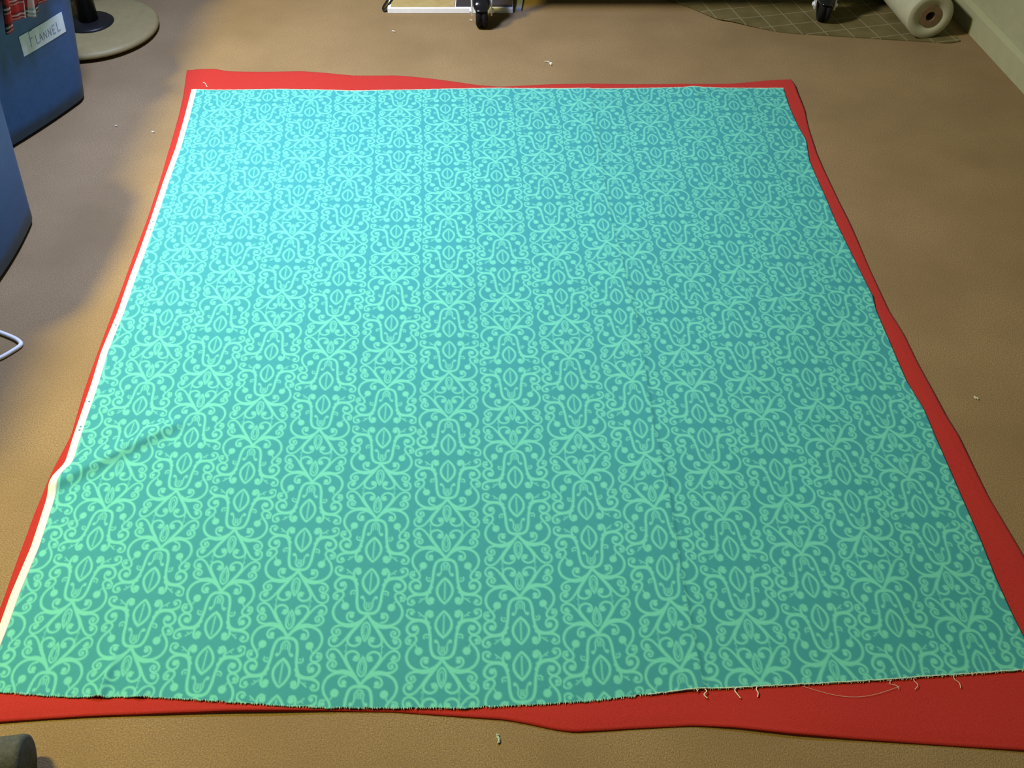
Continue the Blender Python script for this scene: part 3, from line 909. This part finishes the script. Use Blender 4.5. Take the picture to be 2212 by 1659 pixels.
# gridded cutting board with its bowed front edge
fe = spline(MAT_EDGE, 6)
nb = 8
v = []; f = []
back = 3.42
for layer in (1, 0):
    for x, y in fe:
        for j in range(nb):
            k = j / (nb - 1)
            yy = y + (back - y) * k
            xx = x - (yy - y) * .0995 * np.clip((x - .42) / .87, 0, 1)
            lift = .004 * math.exp(-((x - .62) / .10) ** 2) * (1 - k)
            v.append((xx, yy, (.003 if layer else .0004) + lift))
m = len(fe); G = lambda l, i, j: (0 if l else 1) * m * nb + i * nb + j
for i in range(m - 1):
    for j in range(nb - 1):
        f.append([G(1, i, j), G(1, i + 1, j), G(1, i + 1, j + 1), G(1, i, j + 1)])
        f.append([G(0, i, j), G(0, i, j + 1), G(0, i + 1, j + 1), G(0, i + 1, j)])
    f.append([G(1, i, 0), G(0, i, 0), G(0, i + 1, 0), G(1, i + 1, 0)])
    f.append([G(1, i, nb - 1), G(1, i + 1, nb - 1), G(0, i + 1, nb - 1), G(0, i, nb - 1)])
for j in range(nb - 1):
    f.append([G(1, 0, j), G(1, 0, j + 1), G(0, 0, j + 1), G(0, 0, j)]); f.append([G(1, m - 1, j), G(0, m - 1, j), G(0, m - 1, j + 1), G(1, m - 1, j + 1)])
tag(mesh('cutting_board', v, f, M_board, origin=(.9, 3.0, 0)), 'tan cutting board printed with a pale grid, lying beneath the cabinet', 'cutting board')

# paper roll against the wall
rc = np.array([1.1846, 2.7836, .0685]); rd = np.array([WD[0], WD[1], 0]); R = .065
rl = thing('paper_roll', (rc[0], rc[1], 0), 'roll of cream paper on a cardboard core lying by the baseboard', 'paper roll')
mb = MB(); lathe(mb, [(.0315, .62), (.0315, .001), (R - .001, 0), (R, .001), (R, .619), (R - .001, .62)], rc, rd, 72, False)
o = mb.build('paper_layers', M_roll, rl, True)
mb = MB(); lathe(mb, [(.0135, .60), (.0135, -.0005), (.0312, -.0005), (.0312, .60)], rc, rd, 48, False); mb.build('cardboard_core', M_core, rl, False)
mb = MB(); lathe(mb, [(.0134, .03), (.0134, .60)], rc, rd, 32); mb.build('core_hole_shade', M_hole, rl, False)  # dark cylinder stands in for the shade inside the hollow core

# ------------------------------------------------------------------ small things on the carpet
mb = MB()
c = spline([(-1.035, 1.470, .0045), (-1.058, 1.500, .0045), (-1.048, 1.522, .0045), (-1.018, 1.513, .0045), (-.985, 1.497, .0045), (-.967, 1.484, .0045), (-.963, 1.474, .0045), (-.972, 1.459, .0045), (-.992, 1.436, .0045), (-1.025, 1.415, .0045), (-1.050, 1.430, .0045), (-1.046, 1.462, .0045)], 6)
tube(mb, c, .0042, 10)
tag(mb.build('white_cord', M_cord, smooth=True, origin=(-.99, 1.475, 0)), 'white cord bent into a loop on the carpet', 'cord')

mb = MB(); y0 = .616; r = .036
lathe(mb, [(.010, 0), (r - .006, 0), (r - .0015, .002), (r, .007), (r, .18), (r - .004, .184)], (-.646, y0, r), (-1, -.14, 0), 48)
tag(mb.build('foam_cylinder', M_foam, smooth=True, origin=(-.73, y0, 0)), 'dark grey cylinder lying on its side at the corner near the fleece', 'cylinder')


def lint(x, y, size, m, label, seed):
    r = np.random.default_rng(seed); mb = MB()
    for k in range(4):
        p = np.array([x, y, .0015]) + np.r_[r.normal(size=2) * size * .2, 0]
        pts = [p]
        for q in range(4):
            p = p + np.r_[r.normal(size=2) * size * .35, abs(r.normal()) * .0006]; pts.append(p)
        tube(mb, spline(pts, 3), .0007 + .0004 * r.random(), 5)
    return tag(mb.build('lint_tuft', m, origin=(x, y, 0)), label, 'lint', 'lint on the carpet')


LI = LINT
lint(*LI[0], .011, M_lint, 'white lint tuft on the carpet between the cabinet and the cloth', 1)
lint(*LI[1], .004, M_lint, 'tiny white lint speck on the carpet in front of the paper pad', 2)
lint(*LI[2], .005, M_greenlint, 'pale green lint scrap on the carpet along the near fleece edge', 3)
lint(*LI[3], .004, M_lint, 'tiny pale lint speck on the carpet beside the red fleece border', 4)
lint(*LI[4], .003, M_lint, 'tiny lint speck on the shaded carpet beside the labelled tub', 5)
lint(*LI[5], .004, M_lint, 'small lint speck on the carpet between labelled tub and fleece', 6)
lint(*LI[6], .004, M_lint, 'tiny lint speck on the carpet beside the caster wheel', 8)
